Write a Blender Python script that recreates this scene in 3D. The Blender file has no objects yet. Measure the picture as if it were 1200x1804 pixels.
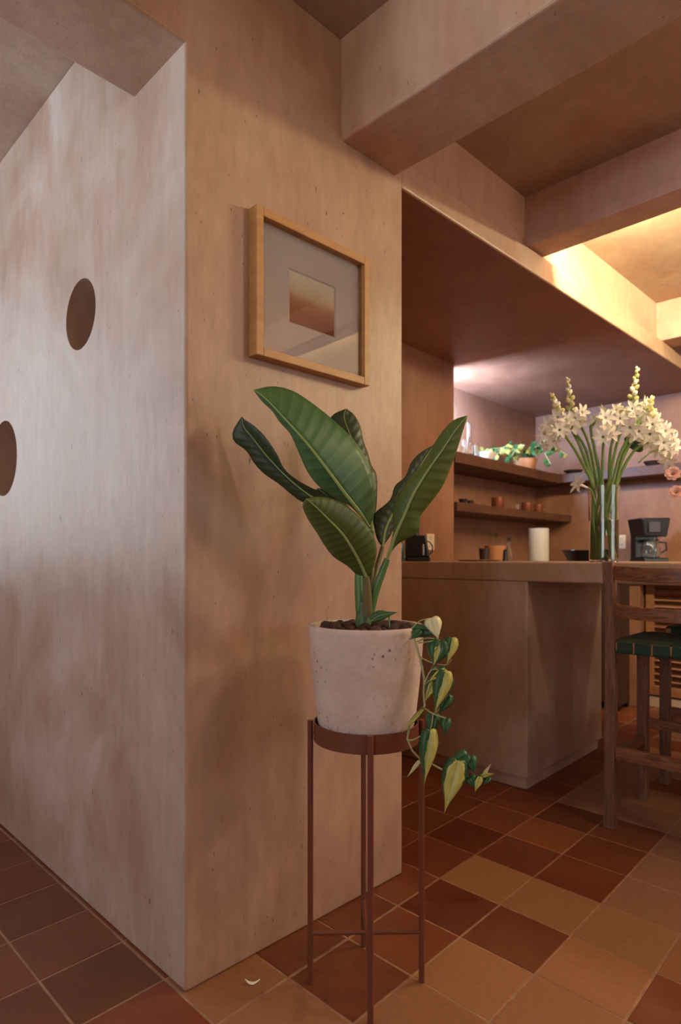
import bpy, bmesh, math, random
from mathutils import Vector, Matrix
random.seed(7)
S = bpy.context.scene
COL = S.collection
PI = math.pi

# ------------------------------------------------------------------ camera
FPX, HORIZON, YAW, EYE = 1073.3, 983.1, 0.76588, 0.9588       # focal length in pixels of a 1200 px wide frame
CAM = Vector((-.7302, -1.1763, EYE))
RIGHT = Vector((math.sin(YAW), -math.cos(YAW), 0)); FWD = Vector((math.cos(YAW), math.sin(YAW), 0))
cd = bpy.data.cameras.new('camera'); cam = bpy.data.objects.new('camera', cd); COL.objects.link(cam)
cd.sensor_fit = 'HORIZONTAL'; cd.sensor_width = 36; cd.lens = FPX / 1200 * 36
cd.shift_y = (HORIZON - 902) / 1200
cd.clip_start = .02
cd.dof.use_dof = True; cd.dof.focus_distance = 1.42; cd.dof.aperture_fstop = 5.6
cam.location = CAM; cam.rotation_euler = (PI/2, 0, math.atan2(FWD.y, FWD.x) - PI/2)
S.camera = cam

# ------------------------------------------------------------------ world, light, exposure
S.view_settings.view_transform = 'Standard'; S.view_settings.look = 'None'
S.view_settings.gamma = 1; S.view_settings.use_curve_mapping = False
S.view_settings.exposure = -0.12
W = bpy.data.worlds.new('world'); S.world = W; W.use_nodes = True
wn = W.node_tree.nodes; wl = W.node_tree.links
sky = wn.new('ShaderNodeTexSky'); sky.sky_type = 'NISHITA'; sky.sun_disc = False; sky.sun_elevation = math.radians(40)
wl.new(sky.outputs[0], wn['Background'].inputs[0]); wn['Background'].inputs[1].default_value = .12

def area(name, loc, target, sx, sy, power, color):
    l = bpy.data.lights.new(name, 'AREA'); l.shape = 'RECTANGLE'; l.size = sx; l.size_y = sy
    l.energy = power; l.color = color
    o = bpy.data.objects.new(name, l); COL.objects.link(o); o.location = loc
    o.rotation_euler = (Vector(target) - Vector(loc)).to_track_quat('-Z', 'Y').to_euler()
    return o
# daylight falling in through the window openings of the walls out of view
DAY = (.60, .80, 1)
area('daylight_bounce_fill', (-5.9, 1.4, .02), (-5.9, 1.4, 3), 4.4, 4.6, 2100, DAY)             # added unseen panel standing in for daylight bounced up through the hall window
area('daylight_hall', (-1.4, 2.2, 1.62), (-1.4, 0, 1.62), 2.5, 1.4, 25, (.72, .86, 1))
area('daylight_room', (-3.3, -1.3, 1.5), (0, -1.3, 1.5), 1.9, 1.2, 40, (.88, .94, 1))
area('daylight_garden', (2.2, -4.65, 1.5), (2.2, 0, 1.2), 2.2, 1.5, 40, (.96, .95, .95))

# ------------------------------------------------------------------ helpers
def px(x, y, Z):                      # a point at distance Z along the optical axis
    return CAM + (FWD + RIGHT*((x-600)/FPX) - Vector((0,0,1))*((y-HORIZON)/FPX))*Z
def setp(o, label=None, cat=None, group=None, kind=None):
    if label: o['label'] = label
    if cat: o['category'] = cat
    if group: o['group'] = group
    if kind: o['kind'] = kind
    return o
def empty(name, loc=(0,0,0), label=None, cat=None, group=None, rz=0):
    o = bpy.data.objects.new(name, None); COL.objects.link(o); o.location = loc; o.rotation_euler.z = rz
    o.empty_display_size = .05
    return setp(o, label, cat, group)
def mesh(name, V, F, mat, parent=None, smooth=False, world=True):
    me = bpy.data.meshes.new(name); me.from_pydata([tuple(v) for v in V], [], F)
    me.materials.append(mat); me.update()
    if smooth: me.polygons.foreach_set('use_smooth', [True]*len(me.polygons))
    return link(name, me, parent, world)
def world_of(o):
    m = Matrix.LocRotScale(o.location, o.rotation_euler, o.scale)
    return world_of(o.parent) @ o.matrix_parent_inverse @ m if o.parent else m
def link(name, me, parent=None, world=True):
    o = bpy.data.objects.new(name, me); COL.objects.link(o)
    if parent:
        o.parent = parent
        if world:                      # vertices were given in world space
            m = world_of(parent)
            o.matrix_parent_inverse = m.inverted()
    return o
class MB:
    def __init__(s): s.V = []; s.F = []
    def add(s, V, F):
        n = len(s.V); s.V += [Vector(v) for v in V]; s.F += [tuple(i+n for i in f) for f in F]; return s
    def box(s, a, b, M=None):
        x0,y0,z0 = a; x1,y1,z1 = b
        V = [Vector(v) for v in ((x0,y0,z0),(x1,y0,z0),(x1,y1,z0),(x0,y1,z0),(x0,y0,z1),(x1,y0,z1),(x1,y1,z1),(x0,y1,z1))]
        if M: V = [M @ v for v in V]
        return s.add(V, [(0,3,2,1),(4,5,6,7),(0,1,5,4),(1,2,6,5),(2,3,7,6),(3,0,4,7)])
    def prism(s, poly, z0, z1):
        n = len(poly)
        V = [(x,y,z0) for x,y in poly] + [(x,y,z1) for x,y in poly]
        F = [tuple(range(n-1,-1,-1)), tuple(range(n,2*n))] + [(i,(i+1)%n,(i+1)%n+n,i+n) for i in range(n)]
        return s.add(V, F)
    def lathe(s, prof, c=(0,0,0), n=32, caps=True):
        V = []; F = []; c = Vector(c)
        for r,z in prof:
            for k in range(n):
                a = 2*PI*k/n; V.append(c + Vector((r*math.cos(a), r*math.sin(a), z)))
        for i in range(len(prof)-1):
            for k in range(n):
                F.append((i*n+k, i*n+(k+1)%n, (i+1)*n+(k+1)%n, (i+1)*n+k))
        if caps:
            if prof[0][0] > 1e-5: F.append(tuple(range(n-1,-1,-1)))
            if prof[-1][0] > 1e-5: F.append(tuple((len(prof)-1)*n+k for k in range(n)))
        return s.add(V, F)
    def tube(s, pts, rad, n=8):
        pts = [Vector(p) for p in pts]; m = len(pts)
        if not hasattr(rad, '__len__'): rad = [rad]*m
        V = []; F = []; up = None
        for i,p in enumerate(pts):
            t = (pts[min(i+1,m-1)] - pts[max(i-1,0)]).normalized()
            if up is None: up = Vector((0,0,1)) if abs(t.z) < .9 else Vector((1,0,0))
            a = t.cross(up).normalized(); b = a.cross(t).normalized(); up = b
            for k in range(n):
                an = 2*PI*k/n; V.append(p + (a*math.cos(an) + b*math.sin(an))*rad[i])
        for i in range(m-1):
            for k in range(n): F.append((i*n+k, i*n+(k+1)%n, (i+1)*n+(k+1)%n, (i+1)*n+k))
        F += [tuple(range(n-1,-1,-1)), tuple((m-1)*n+k for k in range(n))]
        return s.add(V, F)
    def done(s, name, mat, parent=None, smooth=False, bevel=0, seg=2, world=True):
        o = mesh(name, s.V, s.F, mat, parent, smooth, world)
        bm = bmesh.new(); bm.from_mesh(o.data); bmesh.ops.recalc_face_normals(bm, faces=bm.faces)
        if bevel: bmesh.ops.bevel(bm, geom=[e for e in bm.edges if e.calc_face_angle(0) > .5], offset=bevel, segments=seg, affect='EDGES', profile=.5, clamp_overlap=True)
        bm.to_mesh(o.data); bm.free()
        if smooth:
            try: o.data.set_sharp_from_angle(angle=math.radians(40))
            except Exception: pass
        return o
def spline(pts, n):                    # Catmull-Rom through points of any dimension, n samples by arc length
    pts = [Vector(p) for p in pts]
    if len(pts) == 2: return [pts[0].lerp(pts[1], i/(n-1)) for i in range(n)]
    P = [pts[0]*2-pts[1]] + pts + [pts[-1]*2-pts[-2]]; fine = []
    for i in range(1, len(P)-2):
        for k in range(12):
            t = k/12; a,b,c,d = P[i-1],P[i],P[i+1],P[i+2]
            fine.append(.5*((2*b)+(c-a)*t+(2*a-5*b+4*c-d)*t*t+(3*b-a-3*c+d)*t**3))
    fine.append(pts[-1])
    L = [0]
    for i in range(1,len(fine)): L.append(L[-1]+(fine[i]-fine[i-1]).length)
    out = []; j = 0
    for i in range(n):
        s = L[-1]*i/(n-1)
        while j < len(L)-2 and L[j+1] < s: j += 1
        d = L[j+1]-L[j]
        out.append(fine[j].lerp(fine[j+1], (s-L[j])/d if d > 1e-9 else 0))
    return out

# ------------------------------------------------------------------ materials
def lin(r,g,b):
    f = lambda c: (c/255/12.92) if c/255 <= .04045 else ((c/255+.055)/1.055)**2.4
    return (f(r),f(g),f(b),1)
class NT:
    def __init__(s, name):
        s.m = bpy.data.materials.new(name); s.m.use_nodes = True
        s.t = s.m.node_tree; s.b = s.t.nodes['Principled BSDF']
    def n(s, typ, **kw):
        o = s.t.nodes.new('ShaderNode'+typ)
        for k,v in kw.items():
            if k.startswith('i_'): o.inputs[k[2:].replace('_',' ')].default_value = v
            else: setattr(o, k, v)
        return o
    def l(s, a, b): s.t.links.new(a, b)
    def coord(s, scale=(1,1,1), out='Object'):
        c = s.n('TexCoord'); mp = s.n('Mapping'); mp.inputs['Scale'].default_value = scale
        s.l(c.outputs[out], mp.inputs['Vector']); return mp.outputs[0]
    def noise(s, vec, scale, detail=4, rough=.55, dist=0):
        o = s.n('TexNoise'); o.inputs['Scale'].default_value = scale; o.inputs['Detail'].default_value = detail
        o.inputs['Roughness'].default_value = rough; o.inputs['Distortion'].default_value = dist
        s.l(vec, o.inputs['Vector']); return o.outputs[0]
    def ramp(s, fac, stops, interp='LINEAR'):
        o = s.n('ValToRGB'); e = o.color_ramp; e.interpolation = interp
        while len(e.elements) < len(stops): e.elements.new(.5)
        for el,(p,c) in zip(e.elements, stops): el.position = p; el.color = c
        s.l(fac, o.inputs[0]); return o.outputs[0]
    def mix(s, fac, a, b, mode='MIX'):
        o = s.n('MixRGB', blend_type=mode)
        for k,v in ((0,fac),(1,a),(2,b)):
            if hasattr(v,'is_linked'): s.l(v, o.inputs[k])
            else: o.inputs[k].default_value = v
        return o.outputs[0]
    def bump(s, h, strength=.2, dist=.01):
        o = s.n('Bump'); o.inputs['Strength'].default_value = strength; o.inputs['Distance'].default_value = dist
        s.l(h, o.inputs['Height']); s.l(o.outputs[0], s.b.inputs['Normal'])
    def set(s, color=None, rough=.5, spec=None, metal=0):
        if color is not None:
            if hasattr(color,'is_linked'): s.l(color, s.b.inputs['Base Color'])
            else: s.b.inputs['Base Color'].default_value = color
        if hasattr(rough,'is_linked'): s.l(rough, s.b.inputs['Roughness'])
        else: s.b.inputs['Roughness'].default_value = rough
        if spec is not None: s.b.inputs['Specular IOR Level'].default_value = spec
        s.b.inputs['Metallic'].default_value = metal
        return s.m
def g(v): return (v,v,v,1)
def plaster(name, c1, c2, c3, rough=.42, spec=.4, speck=1):
    t = NT(name); v = t.coord()
    big = t.noise(v, 1.9, 6, .62, .8)
    vs = t.coord((9,9,1.3)); st = t.noise(vs, 1.0, 5, .65, .4)
    c = t.ramp(big, [(.34,c1),(.5,c2),(.66,c3)])
    c = t.mix(t.ramp(st, [(.38,g(0)),(.7,g(.45))]), c, c3)
    red = t.noise(t.coord((2.3,2.3,1.7)), 1.7, 4, .6, .5)
    c = t.mix(t.ramp(red, [(.52,g(0)),(.72,g(.32))]), c, lin(176,112,88))
    fine = t.noise(t.coord((34,34,9)), 1.0, 6, .7)
    c = t.mix(.3, c, t.ramp(fine, [(.32,g(.45)),(.66,g(1))]), 'MULTIPLY')
    if speck:                               # pits and short scratches of the trowelled cement
        for sc, lo, hi, th in (((26,26,8),.5,.57,.085),((60,60,22),.5,.56,.10)):
            vo = t.n('TexVoronoi'); t.l(t.coord(sc), vo.inputs['Vector']); vo.inputs['Scale'].default_value = 1
            ms = t.noise(t.coord((4,4,3)), 1.6 if sc[0] < 50 else 2.4, 3)
            pit = t.ramp(vo.outputs['Distance'], [(th*.5,g(1)),(th,g(0))])
            pm = t.mix(1, pit, t.ramp(ms, [(lo,g(0)),(hi,g(.9))]), 'MULTIPLY')
            c = t.mix(pm, c, lin(84,56,42))
    t.bump(t.mix(.6, big, fine), .16, .02)
    return t.set(c, t.ramp(big, [(.3,g(rough-.06)),(.7,g(rough+.1))]), spec)
M = {}
M['plaster'] = plaster('plaster', lin(166,124,98), lin(180,140,114), lin(194,158,134))
M['plaster_hall_daylit'] = plaster('plaster_hall_daylit', lin(170,132,108), lin(188,154,132), lin(204,178,160), .44, .6)  # same plaster lightened: daylight on the hall side put into its colour
M['plaster_soffit'] = plaster('plaster_soffit', lin(158,124,104), lin(170,138,116), lin(182,152,130), .5, .3, 0)
M['beam_brightened'] = plaster('beam_brightened', lin(182,140,122), lin(192,152,134), lin(200,164,146), .5, .3, 0)  # lighter copy: light missing in the beam bays put into the colour
M['plaster_kitchen_dimmed'] = plaster('plaster_kitchen_dimmed', lin(126,80,58), lin(140,92,68), lin(152,106,82), .5, .3, 0)  # darker copy: dimness of the kitchen put into the colour against cove spill
M['plaster_counter'] = plaster('plaster_counter', lin(164,132,108), lin(180,148,124), lin(192,166,148), .4, .45, 0)
def tile_mat():
    t = NT('floor_tile'); oi = t.n('ObjectInfo')
    c = t.n('TexCoord'); ad = t.n('VectorMath'); ad.operation = 'ADD'
    t.l(c.outputs['Object'], ad.inputs[0]); t.l(oi.outputs['Location'], ad.inputs[1])
    n1 = t.noise(ad.outputs[0], 9, 4, .6, .5); n2 = t.noise(ad.outputs[0], 60, 3, .6)
    col = t.mix(t.ramp(n1, [(.35,g(0)),(.8,g(.3))]), oi.outputs['Color'], lin(150,98,66))
    col = t.mix(.25, col, t.ramp(n2, [(.3,g(.45)),(.65,g(1))]), 'MULTIPLY')
    t.bump(n1, .08, .01)
    return t.set(col, t.ramp(n1, [(.3,g(.4)),(.75,g(.55))]), .36)
M['tile'] = tile_mat()
t = NT('grout'); M['grout'] = t.set(t.ramp(t.noise(t.coord(), 25, 4), [(.3,lin(138,98,72)),(.7,lin(172,130,100))]), .85)
def wood(name, a, b, scale=(2,22,22), rough=.45, dist=1.5, spec=.4):
    t = NT(name); v = t.coord(scale); n = t.noise(v, 1.6, 5, .6, dist)
    c = t.ramp(n, [(.3,a),(.7,b)]); t.bump(n, .06, .005); return t.set(c, rough, spec)
M['frame_oak'] = wood('frame_oak', lin(172,120,70), lin(192,142,88), (9,9,30), .5, .6)
M['stool_wood'] = wood('stool_wood', lin(92,60,44), lin(146,106,84), (26,26,3.2), .4, 2.0)
M['stool_wood_h'] = wood('stool_wood_h', lin(84,48,32), lin(160,106,76), (20,5,30), .38, 2.5)
M['shelf_wood'] = wood('shelf_wood', lin(70,38,24), lin(98,56,34), (3,16,16), .5, 1.0)
M['cabinet_wood'] = wood('cabinet_wood', lin(120,72,44), lin(150,96,60), (20,3,20), .5, 1.0)
M['dark_wood'] = wood('dark_wood', lin(48,28,20), lin(72,44,32), (20,20,3), .5, 1.0)
def plain(name, c, rough=.5, spec=.5, metal=0): return NT(name).set(c, rough, spec, metal)
M['stand'] = plain('stand_paint', lin(110,58,38), .36, .5)
M['black'] = plain('black_plastic', lin(22,17,17), .28, .5)
M['chrome'] = plain('brushed_steel', lin(190,186,182), .25, .5, 1)
M['white'] = plain('white_paper', lin(184,168,158), .85, .2)
M['cream_plate'] = plain('cream_plastic', lin(206,178,148), .5)
M['ceramic'] = plain('white_ceramic', lin(226,206,194), .3)
M['terracotta'] = plain('terracotta', lin(176,116,80), .8, .2)
M['copper'] = plain('copper_glaze', lin(128,66,40), .35, .5, .35)
M['darkglaze'] = plain('dark_glaze', lin(52,36,34), .35)
M['lampshade'] = plain('lamp_white', lin(240,232,220), .6)
M['strap'] = plain('green_strap', lin(40,62,48), .62, .3)
M['soil'] = plain('soil', lin(52,38,32), .95, .1)
t = NT('lava_rock'); n = t.noise(t.coord(), 60, 5, .7); t.bump(n, .8, .006)
oi = t.n('ObjectInfo'); M['rock'] = t.set(t.mix(oi.outputs['Random'], t.ramp(n, [(.3,lin(62,42,36)),(.7,lin(122,86,74))]), t.ramp(n, [(.3,lin(78,58,50)),(.7,lin(150,116,102))])), .95, .1)
def pot_mat():
    t = NT('pot_stone'); v = t.coord(); n = t.noise(v, 8, 5, .6, .4); f = t.noise(v, 90, 3, .6)
    c = t.ramp(n, [(.3,lin(200,168,152)),(.7,lin(220,194,180))])
    c = t.mix(.2, c, t.ramp(f, [(.3,g(.5)),(.6,g(1))]), 'MULTIPLY')
    vo = t.n('TexVoronoi'); t.l(v, vo.inputs['Vector']); vo.inputs['Scale'].default_value = 75
    ms = t.ramp(t.noise(v, 11, 3), [(.55,g(0)),(.66,g(1))])
    pit = t.mix(1, t.ramp(vo.outputs['Distance'], [(.16,g(1)),(.3,g(0))]), ms, 'MULTIPLY')
    c = t.mix(pit, c, lin(120,86,70)); t.bump(t.mix(pit, f, g(0)), .25, .003)
    return t.set(c, .72, .3)
M['pot'] = pot_mat()
def glass(name, color, rough=0, ior=1.45):
    t = NT(name); t.b.inputs['Transmission Weight'].default_value = 1; t.b.inputs['IOR'].default_value = ior
    return t.set(color, rough)
M['glass'] = glass('clear_glass', (.96,.98,.95,1))
M['pane'] = glass('picture_glass', (1,1,1,1), 0, 1.5)
M['water'] = glass('vase_water', (.93,.97,.88,1), 0, 1.33)
def leaf_mat(name, base, dark, vein, K, rough=.46, spec=.35, back=None):
    t = NT(name); uv = t.n('UVMap'); sp = t.n('SeparateXYZ'); t.l(uv.outputs[0], sp.inputs[0])
    def mth(op, a, b=None):
        o = t.n('Math', operation=op)
        for k,v in ((0,a),(1,b)):
            if v is None: continue
            if hasattr(v,'is_linked'): t.l(v, o.inputs[k])
            else: o.inputs[k].default_value = v
        return o.outputs[0]
    u = mth('ABSOLUTE', mth('SUBTRACT', mth('MULTIPLY', sp.outputs[0], 2), 1))
    ph = mth('ADD', mth('MULTIPLY', sp.outputs[1], K), mth('MULTIPLY', u, -5.5))
    w = mth('SINE', ph)
    line = t.ramp(mth('ADD', mth('MULTIPLY', w, .5), .5), [(.88,g(0)),(1,g(.16))])
    n = t.noise(t.coord(), 7, 4)
    c = t.ramp(n, [(.3,dark),(.7,base)]); c = t.mix(line, c, vein)
    c = t.mix(t.ramp(u, [(.0,g(.5)),(.06,g(0))]), c, vein)
    t.bump(w, .12, .004)
    t.b.inputs['Subsurface Weight'].default_value = 0
    return t.set(c, rough, spec)
M['leaf_a'] = leaf_mat('dumbcane_leaf', lin(78,110,62), lin(56,88,48), lin(120,146,92), 95)
M['leaf_b'] = leaf_mat('dumbcane_leaf_olive', lin(90,102,46), lin(66,80,34), lin(124,132,70), 95)
M['leaf_c'] = leaf_mat('dumbcane_leaf_deep', lin(56,66,34), lin(42,50,24), lin(80,90,48), 95)
M['midrib'] = plain('midrib_green', lin(146,158,92), .45)
M['petiole'] = plain('petiole_green', lin(84,118,60), .4)
M['petiole_brown'] = plain('petiole_brown', lin(112,98,58), .5)
t = NT('cane'); n = t.noise(t.coord((1,1,.5)), 40, 4); M['cane'] = t.set(t.ramp(n, [(.35,lin(48,74,40)),(.65,lin(92,112,66))]), .5)
M['vine'] = plain('vine_stem', lin(172,164,112), .5)
def variegated(name, off, wid, green, yel):
    t = NT(name); uv = t.n('UVMap'); sp = t.n('SeparateXYZ'); t.l(uv.outputs[0], sp.inputs[0])
    n = t.noise(t.coord((1,1,1)), 55, 3)
    def mth(op, a, b=None):
        o = t.n('Math', operation=op)
        for k,v in ((0,a),(1,b)):
            if v is None: continue
            if hasattr(v,'is_linked'): t.l(v, o.inputs[k])
            else: o.inputs[k].default_value = v
        return o.outputs[0]
    uu = mth('ADD', sp.outputs[0], mth('MULTIPLY', mth('SUBTRACT', n, .5), .35))
    d = mth('ABSOLUTE', mth('SUBTRACT', uu, off))
    d = mth('SUBTRACT', d, mth('MULTIPLY', sp.outputs[1], .16))
    f = t.ramp(mth('SUBTRACT', wid, d), [(.0,g(0)),(.03,g(1))])
    c = t.mix(f, green, t.mix(n, yel, lin(150,150,60)))
    return t.set(c, .4, .4)
GR = lin(48,84,46); YE = lin(214,196,112)
M['v_green'] = variegated('vine_leaf_green', -1, .05, lin(52,90,50), YE)
M['v_mid'] = variegated('vine_leaf_center', .5, .03, GR, YE)
M['v_half'] = variegated('vine_leaf_half', .78, .26, GR, YE)
M['v_yellow'] = variegated('vine_leaf_yellow', .55, .30, GR, YE)
M['v_olive'] = plain('vine_leaf_olive', lin(150,142,70), .5)
M['bottle_blue'] = plain('bottle_blue', lin(30,84,92), .3)
M['v_pale'] = plain('vine_leaf_pale', lin(222,210,160), .5)
M['petal'] = plain('tuberose_petal', lin(248,240,220), .6, .3)
M['bud'] = plain('tuberose_bud', lin(206,196,136), .6, .3)
M['stem'] = plain('tuberose_stem', lin(112,140,66), .5)
M['anther'] = plain('tuberose_throat', lin(190,176,90), .6)
M['darkleaf'] = plain('dark_leaf', lin(38,62,32), .45)
M['pink'] = plain('pink_petal', lin(238,186,170), .6, .3)
t = NT('mat_board'); M['matboard'] = t.set(lin(206,190,184), .9, .1)
def art():
    t = NT('watercolour_print'); uv = t.n('UVMap'); sp = t.n('SeparateXYZ'); t.l(uv.outputs[0], sp.inputs[0])
    n = t.noise(t.coord((1,1,2)), 14, 5, .6, .3)
    o = t.n('Math', operation='MULTIPLY_ADD'); t.l(n, o.inputs[0]); o.inputs[1].default_value = .22; t.l(sp.outputs[1], o.inputs[2])
    c = t.ramp(o.outputs[0], [(.1,lin(118,62,38)),(.36,lin(150,86,56)),(.56,lin(172,118,82)),(.7,lin(206,176,140)),(.85,lin(220,202,176)),(1,lin(226,212,192))])
    return t.set(c, .8, .15)
M['art'] = art()

# ------------------------------------------------------------------ the setting
CEIL = 2.385
K = -.0394                                    # the column front is a little out of square with the tiles
def struct(o, label=None):
    o['kind'] = 'structure'
    if label: o['label'] = label
    return o
def cut(o, cutters):
    for c in cutters:
        md = o.modifiers.new('b', 'BOOLEAN'); md.operation = 'DIFFERENCE'; md.solver = 'EXACT'; md.object = c
    bpy.context.view_layer.update()
    ev = o.evaluated_get(bpy.context.evaluated_depsgraph_get()); me = bpy.data.meshes.new_from_object(ev)
    o.modifiers.clear(); old = o.data; o.data = me; bpy.data.meshes.remove(old)
    for c in cutters: bpy.data.objects.remove(c, do_unlink=True)
# floor: grout bed, tiles come further down
fl = struct(MB().box((-3.4,-4.7,-.1), (4.1,3.9,-.0011)).done('floor', M['grout']), 'terracotta tiled floor with pale grout lines')
# column between hall and kitchen, with two round niches on its hall side
XR = .735
o = MB().prism([(0,0),(XR,K*XR),(XR,3.7),(0,3.7)], 0, CEIL).done('wall_left', M['plaster'], bevel=.007, seg=3)
def disc_cutter(y, z, r, d):
    m = MB(); n = 56; V = []
    for x in (-.05, d):
        for k in range(n): V.append((x, y+r*math.cos(2*PI*k/n), z+r*math.sin(2*PI*k/n)))
    m.add(V, [tuple(range(n)), tuple(range(2*n-1,n-1,-1))] + [(k,(k+1)%n,(k+1)%n+n,k+n) for k in range(n)])
    return m.done('cutter', M['plaster'])
o.data.materials.append(M['plaster_hall_daylit'])
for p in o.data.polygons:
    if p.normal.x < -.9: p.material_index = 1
cut(o, [disc_cutter(.545,1.646,.098,.24), disc_cutter(1.185,1.312,.133,.24)])
struct(o, 'pink plaster wall corner with two round niches on its daylight-lightened side')
# kitchen side walls
struct(MB().box((XR,.80,0), (2.277,1.3,2.085)).done('wall_pilaster', M['plaster_kitchen_dimmed'], bevel=.005), 'plaster wall pier beside the kitchen shelves')
struct(MB().box((2.27,1.07,0), (4.1,1.3,CEIL)).done('wall_back', M['plaster_kitchen_dimmed']), 'plaster kitchen wall behind the shelves')
struct(MB().box((3.85,-4.7,0), (4.1,1.07,CEIL)).done('wall_right', M['plaster_kitchen_dimmed']), 'plaster kitchen wall behind the coffee maker')
# low kitchen ceiling, its front edge is the header above the opening
zl = 2.083
def yk(x): return K*x
struct(MB().prism([(XR-.002,yk(XR)+.004),(3.86,yk(3.86)+.004),(3.86,1.08),(XR-.002,1.08)], zl, 2.16).done('ceiling_kitchen', M['plaster_kitchen_dimmed'], bevel=.004), 'low shade-darkened kitchen ceiling')
struct(MB().prism([(XR-.05,yk(XR)+.03),(3.86,yk(3.86)+.03),(3.86,.2),(XR-.05,.2)], 2.15, CEIL+.01).done('wall_header', M['plaster']), 'plaster header above the kitchen opening')
struct(MB().prism([(XR-.003,yk(XR)+.0),(3.86,yk(3.86)+.0),(3.86,.1),(XR-.003,.1)], 2.084, 2.172).done('trim_1', M['plaster'], bevel=.006), 'projecting plaster band along the header')
struct(MB().box((-3.4,-4.7,CEIL), (4.1,3.9,CEIL+.15)).done('ceiling', M['plaster_soffit']), 'plaster ceiling between the beams')
struct(MB().box((.478,-4.6,2.105), (.704,.0,CEIL+.02)).done('trim_2', M['plaster'], bevel=.008, seg=3), 'large plaster beam meeting the column')
b2 = MB().box((1.512,-4.6,2.215), (1.605,-.0,CEIL+.02)); b2.box((1.497,-4.6,2.18), (1.625,-.0,2.218))
struct(b2.done('trim_3', M['beam_brightened'], bevel=.003), 'slim brightened beam with a flange across the kitchen bay')
struct(MB().box((2.957,-4.6,2.17), (3.12,-.0,CEIL+.02)).done('trim_4', M['beam_brightened'], bevel=.005), 'plaster beam beyond the lit bay')
struct(MB().box((-3.4,0.0,2.096), (.03,.236,CEIL+.02)).done('trim_5', M['plaster'], bevel=.007, seg=3), 'plaster beam over the hall opening')
# shell out of view, with the window openings the daylight comes through
def box_cut(a, b): return MB().box(a, b).done('cutter', M['plaster'])
o = MB().box((-3.2,2.1,0), (.02,2.3,CEIL)).done('wall_hall_end', M['plaster_hall_daylit']); cut(o, [box_cut((-2.65,1.9,.92),(-.15,2.6,2.32))]); struct(o)
o = MB().box((-3.4,-4.7,0), (-3.2,3.8,CEIL)).done('wall_west', M['plaster']); cut(o, [box_cut((-3.6,-2.25,.9),(-3.0,-.35,2.1)), box_cut((-3.6,.35,.48),(-3.0,2.0,2.15))]); struct(o)
o = MB().box((-3.4,-4.7,0), (4.1,-4.5,CEIL)).done('wall_south', M['plaster']); cut(o, [box_cut((1.1,-4.9,.75),(3.3,-4.3,2.25))]); struct(o)
def window(name, c, ax, w, h, d):
    m = MB(); c = Vector(c); u = Vector((1,0,0)) if ax == 'x' else Vector((0,1,0)); v = Vector((0,1,0)) if ax == 'x' else Vector((1,0,0))
    def bar(a0,a1,z0,z1):
        p = c+u*a0-v*d/2+Vector((0,0,z0)); q = c+u*a1+v*d/2+Vector((0,0,z1))
        m.box((min(p.x,q.x),min(p.y,q.y),p.z),(max(p.x,q.x),max(p.y,q.y),q.z))
    bar(-w/2,-w/2+.05,-h/2,h/2); bar(w/2-.05,w/2,-h/2,h/2); bar(-.02,.02,-h/2,h/2); bar(-w/2,w/2,-h/2,-h/2+.05); bar(-w/2,w/2,h/2-.05,h/2)
    struct(m.done(name, M['shelf_wood']))
window('window_1', (-1.4,2.14,1.62), 'x', 2.5, 1.4, .05)
window('window_4', (-3.16,1.175,1.315), 'y', 1.65, 1.67, .05)
window('window_2', (-3.16,-1.3,1.5), 'y', 1.9, 1.2, .05)
window('window_3', (2.2,-4.46,1.5), 'x', 2.2, 1.5, .05)

# floor tiles on a 20 cm grid
D = lin(108,52,26); DD = lin(92,40,18); MD = lin(122,62,34); L = lin(154,110,74); LR = lin(152,102,70); MO = lin(140,82,44); DU = lin(142,104,78)
tone = {(0,0):L,(0,-1):L,(-1,0):DD,(-1,-1):D,(-2,-1):L,(0,-2):L,(-1,-2):L,(-2,-2):LR,(1,-1):D,(1,0):D,(2,0):MO,(2,-1):D,(3,-1):MD,
        (1,-2):DU,(2,-2):DU,(3,-2):DU,(-1,-3):MD,(0,-3):LR,(1,-3):DU,(1,1):DD,(0,1):D,(2,1):MD,(-2,0):MD,(-3,0):D,(-3,-1):LR,(-3,-2):LR,(-2,-3):LR,
        (-4,-1):LR,(-4,0):LR,(-4,1):LR,(-3,1):D,(-2,1):D,(3,0):D,(3,1):MD,(4,0):DU,(4,-1):DU,(4,-2):DU,(1,2):D,(2,2):D,(-1,1):MD,(0,2):MD,(-1,2):MD}
def proj(p):
    d = Vector(p)-CAM; z = d.dot(FWD)
    return (600+FPX*d.dot(RIGHT)/z, HORIZON-FPX*d.z/z, z) if z > .05 else None
T = .2; G = .0019
def tile_mesh():
    bm = bmesh.new(); h = T/2-G
    vs = [bm.verts.new(v) for v in ((-h,-h,0),(h,-h,0),(h,h,0),(-h,h,0))]
    bm.faces.new(vs)
    r = bmesh.ops.extrude_face_region(bm, geom=list(bm.faces))
    for v in [e for e in r['geom'] if isinstance(e, bmesh.types.BMVert)]: v.co.z = .012
    bmesh.ops.recalc_face_normals(bm, faces=bm.faces)
    bmesh.ops.bevel(bm, geom=[e for e in bm.edges if min(v.co.z for v in e.verts) > .01], offset=.0018, segments=1, affect='EDGES')
    me = bpy.data.meshes.new('tile'); bm.to_mesh(me); bm.free(); me.materials.append(M['tile']); return me
tm = tile_mesh()
cells = []
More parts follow.
